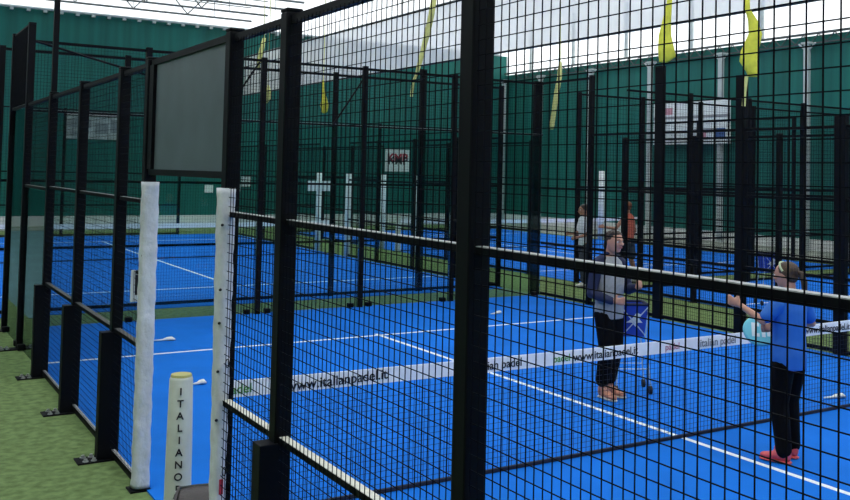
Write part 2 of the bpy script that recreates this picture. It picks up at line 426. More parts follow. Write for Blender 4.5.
# padded wraps on both entrance posts
def wrap(t, ox, oy, marks, r0=.051, k0=1., k1=1.):
    # local to the post: -y is outside, +x runs towards -Y
    bm = NB(); n = 28; L = 70; rings = []
    for i in range(L+1):
        z = .02+2.13*i/L; ring = []
        for k in range(n):
            th = 2*PI*k/n
            c_, s_ = math.cos(th), math.sin(th)
            q = (abs(c_)**4+abs(s_)**4)**(-1/4)     # rounded square
            r = r0*q*(1+.035*math.sin(z*23+math.sin(th*2)*1.6)+.03*math.sin(z*51+th*3)+.04*max(0, 1-z/.6))
            ring.append(bm.verts.new((ox+r*c_, oy+r*s_*(k0+(k1-k0)*i/L), z)))
        rings.append(ring)
    for i in range(L):
        for k in range(n): bm.faces.new((rings[i][k], rings[i][(k+1) % n], rings[i+1][(k+1) % n], rings[i+1][k]))
    bm.faces.new(rings[0]); bm.faces.new(rings[-1])
    sl = obj('post_padding', bm, M['pad'], t, smooth=True); sl['label'] = 'crinkled white vinyl padding'
    for z in marks:
        bm = NB(); ball(bm, (ox+.056, oy-.035, z), (.007, .009, .008), 8); obj('lacing_knot', bm, M['ink'], sl)
    return sl
wl = wrap(EPL, .0, .010, [], .056)
wr = wrap(EPR, -.0, -.022, [.35, .9, 1.16, 1.42, 1.6, 1.95], .053, .60, .86)
bm = NB(); box(bm, .052, .057, -.030, -.008, .50, .58); obj('red_label', bm, M['inkred'], wr)
for z in (.35, .62, 1.2):
    ring = [(.056, -.005+.010*math.cos(q), z+.022*math.sin(q)) for q in [2*PI*j/12 for j in range(13)]]
    bm = NB(); tube(bm, ring, .003, 5, caps=False); obj('black_marking', bm, M['ink'], wr)
# number plate on the left entrance post
t = thing('number_plate', 'small white number plate beside the left padded entrance post', 'sign', (.0, 1.17, 1.39), 0)
bm = NB(); box(bm, -.045, .045, -.004, .004, -.115, .115, bev=.003); obj('plate', bm, M['signwhite'], t)
text('1', .20, M['ink'], 'number', t, (0, -.006, 0), (PI/2, 0, 0), bold=.004)
bm = NB(); box(bm, -.012, .012, -.095, -.004, .09, .115); obj('bracket', bm, M['black'], t)
# net posts
def netpost(x, y, label, letters=None, rz=0, r=.078, h=.97):
    t = thing('net_post', label, 'net post', (x, y, 0), rz, 'padded net posts')
    bm = NB()
    tube(bm, [(0, 0, .02), (0, 0, .10), (0, 0, .5), (0, 0, h-.02), (0, 0, h)], [r*1.06, r*1.04, r, r*.90, r*.80], 24)
    obj('post_padding', bm, M['postpad'], t, smooth=True)
    bm = NB(); tube(bm, [(0, 0, h-.004), (0, 0, h+.010)], [r*.84, r*.78], 24); obj('top_rim', bm, M['yellowrim'], t)
    bm = NB(); box(bm, -.1, .1, -.1, .1, .0, .02); obj('base_plate', bm, M['black'], t)
    if letters:
        z = h-.085
        for ch in letters:
            text(ch, .062, M['ink'], 'letter', t, (0, -r*.955-.003-(.9-z)*.006, z), (PI/2, 0, 0), bold=.0012, ext=.002)
            z -= .0735
    return t
cam_rz = -math.atan2(1.72, 6.02)
netpost(0, -.02, 'white padded net post in the entrance with vertical black lettering', 'ITALIANOP', rz=cam_rz)
netpost(WX, -.02, 'white padded net post on the far side of the near court')

# far fence of the near court, X = WX, outside is +X (rz=+90: local x->+Y, local -y -> +X)
def run(axis, c, ticks, rz, labp, labq, kind, top, grp, t=.0026, px=.0433, pz=.05, masts=(), skip=(), wide=PW, tops=None):
    ordn = ['first', 'second', 'third', 'fourth', 'fifth', 'sixth', 'seventh', 'eighth', 'ninth', 'tenth', 'eleventh', 'twelfth']
    for i, s in enumerate(ticks):
        loc = (c, s, 0) if axis == 'y' else (s, c, 0)
        tp = top+.03
        post(loc, rz, labp % ordn[i], top=tops[i] if tops else tp, group='posts '+grp, wide=wide)
    for i in range(len(ticks)-1):
        if i in skip: continue
        a, b = ticks[i], ticks[i+1]
        loc = (c, a, 0) if axis == 'y' else (a, c, 0)
        panel(loc, rz, abs(b-a), labq % ordn[i], kind=kind, top=top, t=t, group='panels '+grp, px=px, pz=pz, wm='wiregrey')
# (local x must run a -> b)
R_Y = PI/2     # local x -> +Y
run('y', WX, [-.9, .22+.6, 1.85, 3.53, 5.22], R_Y, 'black post on the far side fence of the near court, %s from the right', 'dark mesh panel on the far side fence of the near court, %s from the right', 'far', 2.98, 'of the near court far side', skip=(0,), wide=.17, tops=[3.1, 3.1, 3.12, 3.76, 4.03])
post((WX, 6.93, 0), R_Y, 'slender black post on the far side fence, left of the coach', top=4.01, group='posts of the near court far side')
panel((WX, 5.22, 0), R_Y, 6.93-5.22, 'far side fence panel between the coach and the far corner of the near court', kind='far', top=2.98, t=.0026, group='panels of the near court far side', wm='wiregrey')
post((WX, 8.52, 0), 0, 'broad black far corner post of the near court', top=4.01, group='posts of the near court far side', wide=.17)
panel((WX, 6.93, 0), R_Y, 8.52-6.93-.02, 'far side panel next to the far corner of the near court', kind='far', top=3.98, t=.0026, group='panels of the near court far side', wm='wiregrey')
# end fence of the near court (glass below, mesh above)
run('x', YE, [1.77, 3.52, 5.27, 7.02], 0, 'black post of the glass end fence of the near court, %s from the left', 'end panel of the near court, glass below and mesh above, %s from the left', 'glass3', 3.96, 'of the near court end')
panel((0, YE, 0), 0, 1.77, 'leftmost end panel of the near court, glass with mesh on top', kind='glass3', top=3.96, t=.0026, group='panels of the near court end', wm='wiregrey')
panel((7.02, YE, 0), 0, WX-7.02, 'rightmost end panel of the near court, meeting the far corner post', kind='glass3', top=3.96, t=.0026, group='panels of the near court end', wm='wiregrey')
# far court beyond it
tx = [0.0, 1.8, 3.6, 5.4, 7.2, 9.0]
post((7.2, YN, 0), 0, 'broad black post topped with yellow tape at the front of the court beyond', top=4.2, group='posts of the court beyond, front', wide=.125)
run('x', YN, tx, 0, 'black post facing the green walkway on the court beyond, %s from the left', 'mesh panel facing the green walkway on the court beyond, %s from the left', 'far', 3.98, 'of the court beyond, front', t=.0021)
ty = [YN+1.7, YN+3.5, YN+5.3, NETB-.95, NETB+.95, NETB+3.1, NETB+5.2, YF]
OCC += [(WX, NETB+.95), (WX, NETB-.95), (11.0, NETB+.95), (11.0, NETB-.95)]
run('y', WX, ty, R_Y, 'black post on the right side of the court beyond, %s from the front', 'mesh panel on the right side of the court beyond, %s from the front', 'far', 2.98, 'of the court beyond, right side', t=.0021, skip=(3,))
panel((WX, YN, 0), R_Y, 1.7, 'mesh panel at the front right corner of the court beyond', kind='far', top=2.98, t=.0021, group='panels of the court beyond, right side', wm='wiregrey')
run('x', YF, [0, 1.8, 3.6, 5.4, 7.2], 0, 'black post at the back of the court beyond, %s from the left', 'mesh panel at the back of the court beyond, %s from the left', 'far', 3.98, 'of the court beyond, back', t=.0021, px=.0866, pz=.10)
# right hand courts
run('x', YE, [12.8, 14.6, 16.4, 18.2, 20.0], 0, 'black post at the end of the right court, %s from the left', 'mesh panel at the end of the right court, %s from the left', 'far', 3.98, 'of the right court, end', t=.0021)
run('y', 11.0, [-.9, .9, 2.7, 4.5, 6.4, YE], R_Y, 'black post on the near side of the right court, %s from the right', 'mesh panel on the near side of the right court, %s from the right', 'far', 2.98, 'of the right court, near side', t=.0021, skip=(0,))
panel((11.0, YE, 0), 0, 1.8, 'mesh panel at the end of the right court, touching its left corner post', kind='far', top=3.98, t=.0021, group='panels of the right court, end', wm='wiregrey')
run('y', 20.0, [2.7, 4.5, 6.4, YE], R_Y, 'black post on the wall side of the right court, %s from the right', 'mesh panel on the wall side of the right court, %s from the right', 'far', 3.98, 'of the right court, wall side', t=.0038, px=.0866, pz=.10)
run('x', YN, [11.0, 12.8, 14.6, 16.4, 18.2, 20.0], 0, 'black post at the front of the farthest right court, %s from the left', 'mesh panel at the front of the farthest right court, %s from the left', 'far', 3.98, 'of the farthest right court, front', t=.0038, px=.0866, pz=.10)
run('y', 11.0, ty[:4]+[NETB+.95, NETB+3.1, NETB+5.2, YF], R_Y, 'black post on the left side of the farthest right court, %s from the front', 'mesh panel on the left side of the farthest right court, %s from the front', 'far', 2.98, 'of the farthest right court, left side', t=.0038, px=.0866, pz=.10, skip=(3,))
run('x', YF, [11.0, 12.8, 14.6, 16.4, 18.2, 20.0], 0, 'black post at the back of the farthest right court, %s from the left', 'mesh panel at the back of the farthest right court, %s from the left', 'far', 3.98, 'of the farthest right court, back', t=.0038, px=.0866, pz=.10)
run('y', 20.0, [YN+1.7, YN+3.5, YN+5.3, NETB-.95], R_Y, 'black post on the wall side of the farthest right court, %s from the front', 'mesh panel on the wall side of the farthest right court, %s from the front', 'far', 3.98, 'of the farthest right court, wall side', t=.0038, px=.0866, pz=.10)
# white padded posts at the other courts' entrances
def slimpad(x, y, label, h=2.16, r=.078):
    t = tag(obj('padded_post', (lambda b: (tube(b, [(0, 0, .02), (0, 0, h*.5), (0, 0, h)], [r, r*.95, r*.9], 14), b)[1])(NB()), M['signwhite'], smooth=True), label, 'post', 'white padded posts on the far courts')
    t.location = (x, y, 0); return t
slimpad(WX-.0, NETB+.95, 'tall white padded post on the court beyond, behind the cross shaped sign')
slimpad(WX-.0, NETB-.95, 'tall white padded post on the court beyond, right of the short one')
slimpad(11.0, NETB+.95, 'tall white padded post left below the red lettered sign')
slimpad(11.0, NETB-.95, 'tall white padded post right below the red lettered sign')
slimpad(20.0, 19.6, 'tall white padded post between the two distant players', h=2.4, r=.11)
netpost(WX, NETB, 'short white net post on the court beyond')
netpost(11.0, NETB, 'short white net post below the red lettered sign')

# ------------------------------------------------------------------ nets
def net(x0, x1, y, label, fine, texts, hc=.86, hp=.90):
    t = thing('tennis_net', label, 'net', (x0, y, 0), 0, 'court nets')
    L = x1-x0; N = 36
    def zt(u): return hp-(hp-hc)*(1-(2*u-1)**2)
    bm = NB(); bh = .105
    for i in range(N):
        u0, u1 = i/N, (i+1)/N
        A = [bm.verts.new((L*u, s*.006, zt(u)-d)) for u in (u0, u1) for s in (-1, 1) for d in (0, bh)]
        # order: u,s,d
        def v(u, s, d): return A[u*4+s*2+d]
        bm.faces.new((v(0,0,0), v(1,0,0), v(1,0,1), v(0,0,1))); bm.faces.new((v(0,1,0), v(0,1,1), v(1,1,1), v(1,1,0)))
        bm.faces.new((v(0,0,0), v(0,1,0), v(1,1,0), v(1,0,0))); bm.faces.new((v(0,0,1), v(1,0,1), v(1,1,1), v(0,1,1)))
    bmesh.ops.remove_doubles(bm, verts=bm.verts, dist=1e-5)
    obj('top_band', bm, M['band'], t)
    bm = NB(); px = fine; w = .0013
    x = px/2
    while x < L:
        z1 = zt(x/L)-bh
        box(bm, x-w, x+w, -w, w, .03, z1); x += px
    z = .035
    while z < hc-bh:
        box(bm, .0, L, -w, w, z-w, z+w); z += px
    obj('net_mesh', bm, M['net'], t)
    bm = NB(); box(bm, .0, L, -.012, .012, .014, .04); obj('bottom_tape', bm, M['net'], t)
    for (s, x, size, m_) in texts:
        u = x/L; sl = -math.atan(2*(hp-hc)*2*(1-2*u)*-1/L*-1)
        text(s, size, M[m_], 'band_print', t, (x, -.010, zt(u)-bh*.53), (PI/2, sl, 0), bold=.0009)
    return t
net(.27, WX-.09, 0, 'low net with white lettered band across the near court', .043,
    [('www.italianpadel.it', .80, .098, 'ink'), ('padel', .10, .085, 'inkgreen'), ('italian padel', 2.12, .09, 'ink'), ('padel', 2.72, .08, 'inkgreen'), ('www.italianpadel.it', 3.18, .09, 'ink'),
     ('padel', 3.92, .08, 'inkpink'), ('italian padel', 4.48, .096, 'inkgrey'), ('www.italianpadel.it', 6.0, .09, 'ink'), ('padel', 7.4, .09, 'ink')])
net(.09, WX-.09, NETB, 'distant net with plain white band on the court beyond', .12, [])
net(11.09, 19.95, NETB, 'distant net with white band on the farthest right court', .12, [])

# ------------------------------------------------------------------ banners and signs
def board(name, label, cat, x0, x1, z0, z1, y, m, depth=.02, grp=None):
    t = thing(name, label, cat, ((x0+x1)/2, y, (z0+z1)/2), 0, grp)
    bm = NB(); box(bm, -(x1-x0)/2, (x1-x0)/2, -depth/2, depth/2, -(z1-z0)/2, (z1-z0)/2); obj('panel_sheet', bm, m, t)
    return t
t = board('wall_banner', 'weathered grey banner high on the far green wall at the left', 'banner', 4.5, 6.5, 3.2, 4.2, Y1-.04, M['signgrey'])
bm = NB()
for x0, x1, z0, z1 in ((-.9, -.1, -.1, .22), (.05, .5, -.3, .1), (.6, .9, -.25, .25), (-.8, -.4, -.4, -.2)): box(bm, x0, x1, -.022, -.012, z0, z1)
obj('faded_print', bm, M['inkgrey'], t)
bm = NB(); box(bm, -.98, .98, -.024, -.012, .33, .38); obj('dark_stripe', bm, M['darktruss'], t)
t = board('wall_sign', 'small white sign on the far wall, left of the right padded entrance post', 'sign', 9.72, 10.05, 1.25, 1.55, Y1-.04, M['signwhite'], grp='small white signs on the far wall')
t = board('wall_sign', 'lower left white sign of the stepped pair on the far wall', 'sign', 10.72, 11.15, 1.3, 1.6, Y1-.04, M['signwhite'], grp='small white signs on the far wall')
t = board('wall_sign', 'upper right white sign of the stepped pair on the far wall', 'sign', 11.18, 11.6, 1.5, 1.9, Y1-.04, M['signwhite'], grp='small white signs on the far wall')
t = board('court_sign', 'white sign fixed across a padded post, making a cross shape', 'sign', 8.62, 9.38, 1.66, 1.94, NETB+.85, M['signwhite'])
t = board('hanging_sign', 'white sign with red and black lettering on the far wall', 'sign', 17.66, 18.85, 2.22, 3.2, Y1-.04, M['signwhite'])
text('KMP', .52, M['inkred'], 'sign_lettering', t, (0, -.014, .10), (PI/2, 0, 0), bold=.02)
text('KMP', .50, M['ink'], 'sign_lettering', t, (.03, -.016, -.02), (PI/2, 0, 0), bold=.006)
# white banner on the right wall
t = thing('wall_banner', 'wide white banner with pink and grey print on the right wall', 'banner', (X1-.5, 18.85, 0), R_Y)
bm = NB(); box(bm, -1.9, 1.9, -.012, .012, 3.45, 5.0); obj('banner_sheet', bm, M['signwhite'], t)
bm = NB(); box(bm, -1.9, 1.9, .0122, .02, 4.38, 4.48); box(bm, -1.3, -.2, .0122, .02, 3.95, 4.0); obj('grey_print', bm, M['inkgrey'], t)
bm = NB(); box(bm, .9, 1.6, .0122, .02, 4.55, 4.8); obj('pink_print', bm, M['inkpink'], t)
bm = NB(); box(bm, -.8, -.4, .0122, .02, 3.6, 3.9); obj('pink_print', bm, M['inkpink'], t)
bm = NB(); box(bm, -1.7, -1.2, .0122, .02, 3.65, 4.0); obj('blue_print', bm, M['inkblue'], t)
bm = NB()
for z in (3.47, 4.98): tube(bm, [(-1.95, -.02, z), (1.95, -.02, z)], .03, 6)
for x in (-1.5, 1.5): tube(bm, [(x, -.02, 4.98), (x, -.02, 6.7)], .012, 5)
obj('support_tube', bm, M['darktruss'], t)

# ------------------------------------------------------------------ yellow cloths hung from the roof
def cloth(name, label, top, secs, m='yellow', tail=None):
    """secs: (dx along screen, z, half width) ; body thin but round, hanging on a cord from the truss"""
    t = thing(name, label, 'streamer', (top[0], top[1], 0), math.radians(-33), 'yellow cloths hanging over the courts')
    bm = NB(); loft(bm, [((dx, 0, z), (hw, 0, 0), (0, hw*.45+.006, 0)) for dx, z, hw in secs], 12); obj('cloth', bm, M[m], t, smooth=True)
    s0 = secs[0]
    bm = NB(); tube(bm, [(s0[0], 0, s0[1]-.01), (0, 0, ZR-.02)], .008, 5); obj('cord', bm, M['yellowpale'], t)
    if tail:
        bm = NB(); tube(bm, [(x, 0, z) for x, z in tail], .028, 6); obj('tail', bm, M['yellowpale'], t)
    return t
cloth('yellow_streamer', 'broad yellow cloth hanging over the tall black post behind the coach', (8.93, 5.06), [(.10, 5.45, .03), (.06, 5.0, .045), (.02, 4.7, .075), (.0, 4.5, .10), (.02, 4.3, .13), (.04, 4.17, .14), (.0, 4.10, .09), (-.02, 4.07, .07)])
cloth('yellow_streamer', 'bunched yellow cloth with a thin tail, hanging at the upper right', (9.0, 3.42), [(-.02, 5.0, .03), (-.02, 4.72, .04), (.06, 4.55, .07), (.10, 4.35, .10), (.02, 4.1, .13), (.0, 3.95, .13), (.06, 3.80, .09), (.08, 3.73, .08)],
      tail=[(-.02, 3.74), (-.05, 3.5), (-.06, 3.3)])
cloth('yellow_streamer', 'slim yellow cloth strip hanging over the far corner of the near court', (WX+.26, YE-.02), [(.06, 4.38, .03), (.05, 4.1, .045), (.0, 3.8, .05), (-.05, 3.4, .045), (-.08, 3.18, .05), (-.08, 3.1, .03)], m='yellowpale')
cloth('yellow_streamer', 'long narrow yellow strip hanging beside the broad near post', (7.2, YN+.35), [(.36, 5.75, .05), (.30, 5.3, .06), (.22, 4.9, .06), (.15, 4.6, .05), (.08, 4.3, .045), (.03, 4.1, .03)], m='yellowpale',
      tail=[(.03, 4.12), (-.03, 3.95), (-.05, 3.7)])
cloth('yellow_streamer', 'small yellow teardrop cloth with red centre left of the black posts', (5.28, YN+.28), [(.0, 3.88, .015), (-.0, 3.7, .02), (.02, 3.55, .05), (.03, 3.42, .075), (.03, 3.32, .06), (.03, 3.28, .03)])
cloth('yellow_streamer', 'yellow strip seen high between the two narrow near posts', (4.25, YN+.75), [(.06, 4.6, .03), (.02, 4.4, .045), (-.02, 4.2, .04), (-.04, 4.05, .025)], m='yellowpale')
cloth('yellow_streamer', 'lowest small yellow cloth beside the diagonal brace', (4.22, YN+.28), [(.02, 3.72, .015), (.03, 3.6, .045), (.03, 3.5, .05), (.0, 3.4, .02)], m='yellowpale')

# ------------------------------------------------------------------ brace rods
def rod(a, b, r, label):
    t = tag(obj('brace_rod', (lambda bm: (tube(bm, [Vector((0, 0, 0)), Vector(b)-Vector(a)], r, 6), bm)[1])(NB()), M['black']), label, 'brace', 'slanting brace rods')
    t.location = a
rod((.05, 6.9, 3.78), (1.72, 8.24, 3.58), .016, 'slanting black brace at the stepped left corner of the near court')
rod((3.42, YE-.06, 3.9), (2.85, YE-.06, 3.0), .016, 'slanting black brace just left of the narrow near post')
rod((5.2, YE-.06, 3.75), (4.7, YE-.06, 3.0), .016, 'slanting black brace between the two broad near posts')

# ------------------------------------------------------------------ floor markers
def marker(x, y, rz, L, label):
    t = thing('floor_marker', label, 'marker', (x, y, .0145), rz, 'white floor markers')
    bm = NB(); loft(bm, [((-L/2, 0, .012), (0, .008, 0), (0, 0, .008)), ((-L*.1, 0, .014), (0, .014, 0), (0, 0, .012)), ((L*.1, 0, .024), (0, .035, 0), (0, 0, .022)), ((L*.34, 0, .026), (0, .045, 0), (0, 0, .025)), ((L/2, 0, .012), (0, .012, 0), (0, 0, .010))], 10)
    obj('marker_body', bm, M['ballwhite'], t, smooth=True); return t
marker(1.66, 6.55, -.1, .26, 'white arrow shaped floor marker left of the entrance opening centre, far one')
marker(1.30, 3.89, .1, .17, 'white floor marker just above the padded net post')
marker(6.80, .30, -.25, .27, 'white floor marker right of the girl in the blue shirt')
marker(6.88, 6.66, .2, .24, 'white floor marker beyond the net near the broad post')

# ------------------------------------------------------------------ people
def V(*a): return Vector(a)
def limb(bm, pts, rs, n=12):
    """tapered tube with rounded ends and in-between rings"""
    P = [Vector(p) for p in pts]; out = []; R_ = []
    for i in range(len(P)-1):
        for k in range(5):
            u = k/5; out.append(P[i].lerp(P[i+1], u)); R_.append(rs[i]*(1-u)+rs[i+1]*u)
    out.append(P[-1]); R_.append(rs[-1])
    tube(bm, out, R_, n)
    for p, r in zip(P, rs): ball(bm, p, r*.985, 12)
def hand(bm, wrist, d, pn, side, curl=.9, s=1.0):
    """palm along d, palm facing pn, thumb towards side; curled fingers"""
    d = Vector(d).normalized(); pn = Vector(pn); pn = (pn-d*pn.dot(d)).normalized(); sd = Vector(side); sd = (sd-d*sd.dot(d)-pn*sd.dot(pn)).normalized()
    w = Vector(wrist)
    loft(bm, [(w, sd*.024*s, pn*.019*s), (w+d*.03*s, sd*.032*s, pn*.017*s), (w+d*.06*s, sd*.040*s, pn*.015*s), (w+d*.09*s, sd*.040*s, pn*.012*s)], 12)
    for k, (off, L) in enumerate(((.031, .070), (.010, .078), (-.011, .072), (-.031, .056))):
        p = w+d*.083*s+sd*off*s; a = .25*curl; pts = [p]
        for seg, f in enumerate((.42, .32, .26)):
            a += curl*(.45, .6, .5)[seg]
            p = p+(d*math.cos(a)+pn*math.sin(a))*L*f*s; pts.append(p)
        limb(bm, pts, [.0105*s, .0098*s, .009*s, .008*s], 8)
    p0 = w+d*.02*s+sd*.026*s; p1 = p0+(d*.5+sd*.75+pn*.3).normalized()*.04*s; p2 = p1+(d*.85+sd*.2+pn*.6).normalized()*.030*s; p3 = p2+(d*.8-sd*.2+pn*.7).normalized()*.024*s
    limb(bm, [p0, p1, p2, p3], [.0145*s, .012*s, .0105*s, .009*s], 8)
def headshape(bm, c, yaw, pitch, H=.225):
    """head centred at c, built looking to +y then turned; returns the matrix"""
    Mx = Matrix.Translation(c) @ Matrix.Rotation(yaw, 4, 'Z') @ Matrix.Rotation(pitch, 4, 'X')
    b = NB(); h = H/2
    prof = [(-1.0, .30, .25, .34), (-.92, .42, .40, .26), (-.75, .55, .62, .14), (-.5, .62, .80, .04), (-.2, .66, .90, .0), (.1, .70, .94, -.02), (.4, .70, .92, -.05), (.65, .62, .80, -.07), (.85, .44, .56, -.07), (.96, .22, .30, -.07), (1.0, .05, .08, -.07)]
    loft(b, [((0, y*h, z*h), (w*h, 0, 0), (0, d*h, 0)) for z, w, d, y in prof], 20)
    # brow, nose, lips, chin, ears
    ball(b, (0, .90*h, .17*h), (.42*h, .10*h, .08*h), 12)
    limb(b, [(0, .90*h, .10*h), (0, 1.02*h, -.12*h), (0, 1.10*h, -.25*h)], [.07*h, .09*h, .11*h], 8)
    for s in (-1, 1): ball(b, (s*.11*h, .98*h, -.27*h), (.07*h, .08*h, .06*h), 8)
    ball(b, (0, .90*h, -.50*h), (.24*h, .09*h, .09*h), 10); ball(b, (0, .66*h, -.86*h), (.22*h, .16*h, .13*h), 10)
    for s in (-1, 1):
        ball(b, (s*.70*h, .0, -.08*h), (.06*h, .15*h, .26*h), 10); ball(b, (s*.42*h, .72*h, -.22*h), (.20*h, .14*h, .16*h), 10)
    for v in b.verts: v.co = Mx @ v.co
    me = bpy.data.meshes.new('tmp'); b.to_mesh(me); b.free(); bm.from_mesh(me); bpy.data.meshes.remove(me)
    return Mx, h
def faceparts(root, Mx, h):
    for s in (-1, 1):
        b = NB(); ball(b, (s*.29*h, .80*h, .02*h), (.13*h, .10*h, .07*h), 10, 0); ball(b, (s*.29*h, .885*h, .02*h), (.055*h, .03*h, .055*h), 8, 1)
        for v in b.verts: v.co = Mx @ v.co
        obj('eye', b, [M['eyewhite'], M['eye']], root, True)
        b = NB(); limb(b, [(s*.14*h, .97*h, .20*h), (s*.30*h, .94*h, .26*h), (s*.46*h, .80*h, .21*h)], [.025*h, .03*h, .018*h], 6)
        for v in b.verts: v.co = Mx @ v.co
        obj('eyebrow', b, M['hair2'], root)
    b = NB(); ball(b, (0, .955*h, -.46*h), (.22*h, .05*h, .035*h), 10); ball(b, (0, .95*h, -.54*h), (.18*h, .06*h, .045*h), 10)
    for v in b.verts: v.co = Mx @ v.co
    obj('mouth', b, M['lip'], root, True)
def shoe(root, c, yaw, m1, m2, L=.26):
    Mx = Matrix.Translation(c) @ Matrix.Rotation(yaw, 4, 'Z')
    def tr(b):
        for v in b.verts: v.co = Mx @ v.co
    b = NB(); loft(b, [((0, y*L, z), (w, 0, 0), (0, 0, t)) for y, w, z, t in ((-.33, .018, .055, .025), (-.29, .034, .06, .042), (-.15, .038, .068, .052), (.02, .040, .062, .046), (.22, .046, .050, .034), (.42, .045, .042, .026), (.58, .034, .038, .022), (.66, .012, .034, .014))], 14)
    limb(b, [(0, -.19*L, .07), (0, -.19*L, .10)], [.042, .041], 12); tr(b)
    s = fuse('shoe', b, m1, root, .007, 3)
    b = NB(); loft(b, [((0, y*L, .011), (w, 0, 0), (0, 0, .010)) for y, w in ((-.35, .02), (-.30, .038), (-.1, .042), (.1, .044), (.3, .050), (.5, .045), (.62, .032), (.68, .012))], 14); tr(b)
    obj('sole', b, m2, s, True)
    b = NB()
    for q in (.02, .10, .18): tube(b, [(-.022, q*L, .103-q*.12), (.022, q*L, .103-q*.12)], .004, 5)
    tr(b); obj('laces', b, m2, s)

# --- the coach: grey and navy sweater, black trousers, hands before the waist
def coach():
    r = thing('person', 'person in a navy and grey sweater, hands raised beside the blue ball cart', 'person', (4.735, 1.45, .0145), PI+.10)
    bm = NB()
    hc = V(.0, .05, 1.58); neck = V(0, -.01, 1.40)
    # legs, torso
    for s, fy in ((-1, -.02), (1, .03)):
        limb(bm, [(s*.075, 0, .88), (s*.075, fy*.5+.02, .49), (s*.070, fy-.03, .10)], [.078, .052, .036])
    loft(bm, [((0, 0, .86), (.13, 0, 0), (0, .095, 0)), ((0, 0, .95), (.145, 0, 0), (0, .10, 0)), ((0, 0, 1.08), (.12, 0, 0), (0, .085, 0)), ((0, -.005, 1.22), (.145, 0, 0), (0, .10, 0)), ((0, -.01, 1.34), (.15, 0, 0), (0, .09, 0)), ((0, -.015, 1.42), (.07, 0, 0), (0, .06, 0))], 18)
    limb(bm, [neck, hc+V(0, -.03, -.06)], [.052, .05])
    Mx, h = headshape(bm, hc, .0, -.04, .215)
    # local +x is the left of somebody looking to -y ... arms: near the camera is x>0 side after the turn
    A = {1: [(.175, -.02, 1.34), (.225, -.03, 1.06), (.16, .20, 1.00)], -1: [(-.175, -.02, 1.34), (-.22, .05, 1.08), (-.10, .27, 1.13)]}
    for s, a in A.items(): limb(bm, a, [.047, .038, .025])
    hand(bm, (.16, .20, 1.0), (-.35, .9, .05), (-.9, -.3, .1), (0, .2, 1), 1.0)
    hand(bm, (-.10, .27, 1.13), (.15, .9, .35), (.9, -.2, .2), (0, -.3, 1), 1.1)
    body = fuse('body', bm, M['skin'], r, .0085, 2)
    faceparts(r, Mx, h)
    # hair: cap, bun-like short tail at the back
    b = NB(); ball(b, (0, -.14*h, .32*h), (.75*h, .90*h, .74*h), 20); ball(b, (0, -.38*h, -.05*h), (.68*h, .55*h, .66*h), 16)
    ball(b, (0, .40*h, .72*h), (.50*h, .30*h, .26*h), 12)
    limb(b, [(0, -.95*h, -.25*h), (0, -1.1*h, -.55*h), (.1*h, -.95*h, -.85*h)], [.26*h, .22*h, .10*h], 10)
    for k in range(14):
        q = k*.9; ball(b, (math.sin(q)*.6*h, (-.1+.4*math.cos(q*1.7))*h, (.72+.2*math.cos(q))*h), .17*h, 8)
    for v in b.verts: v.co = Mx @ v.co
    fuse('hair', b, M['hair2'], r, .009, 2)
    # sweater: grey body, navy yoke and sleeves
    b = NB()
    loft(b, [((0, 0, .80), (.165, 0, 0), (0, .125, 0)), ((0, 0, .90), (.172, 0, 0), (0, .130, 0)), ((0, .005, 1.02), (.155, 0, 0), (0, .125, 0)), ((0, .005, 1.16), (.165, 0, 0), (0, .130, 0)), ((0, -.0, 1.28), (.172, 0, 0), (0, .122, 0)), ((0, -.01, 1.37), (.15, 0, 0), (0, .10, 0)), ((0, -.01, 1.425), (.078, 0, 0), (0, .072, 0))], 22)
    sw = fuse('sweater', b, M['greyknit'], r, .011, 2)
    b = NB()
    loft(b, [((0, -.012, 1.445), (.066, 0, 0), (0, .064, 0)), ((0, -.012, 1.475), (.060, 0, 0), (0, .058, 0))], 18)
    for s, a in A.items():
        a2 = [V(s*.10, -.02, 1.385)]+[Vector(q) for q in a]
        a2[-1] = a2[-2].lerp(a2[-1], .93)
        limb(b, a2, [.060, .069, .056, .040])
    loft(b, [((0, -.085, 1.12), (.15, 0, 0), (0, .055, 0)), ((0, -.075, 1.28), (.165, 0, 0), (0, .066, 0)), ((0, -.06, 1.39), (.13, 0, 0), (0, .062, 0))], 18)
    obj_ = fuse('sweater_sleeves', b, M['navy'], r, .010, 2)
    obj_['label'] = 'navy sleeves and shoulders'
    b = NB()
    loft(b, [((0, 0, .80), (.150, 0, 0), (0, .115, 0)), ((0, 0, .93), (.148, 0, 0), (0, .115, 0))], 20)
    for s, fy in ((-1, -.02), (1, .03)):
        limb(b, [(s*.075, 0, .84), (s*.075, fy*.5+.03, .50), (s*.075, fy-.035, .18)], [.104, .084, .074])
    fuse('trousers', b, M['trousers'], r, .011, 2)
    for s, fy in ((-1, -.02), (1, .03)): shoe(r, (s*.075, fy, 0), -s*.12, M['tan'], M['sole'])
    return r
coach()

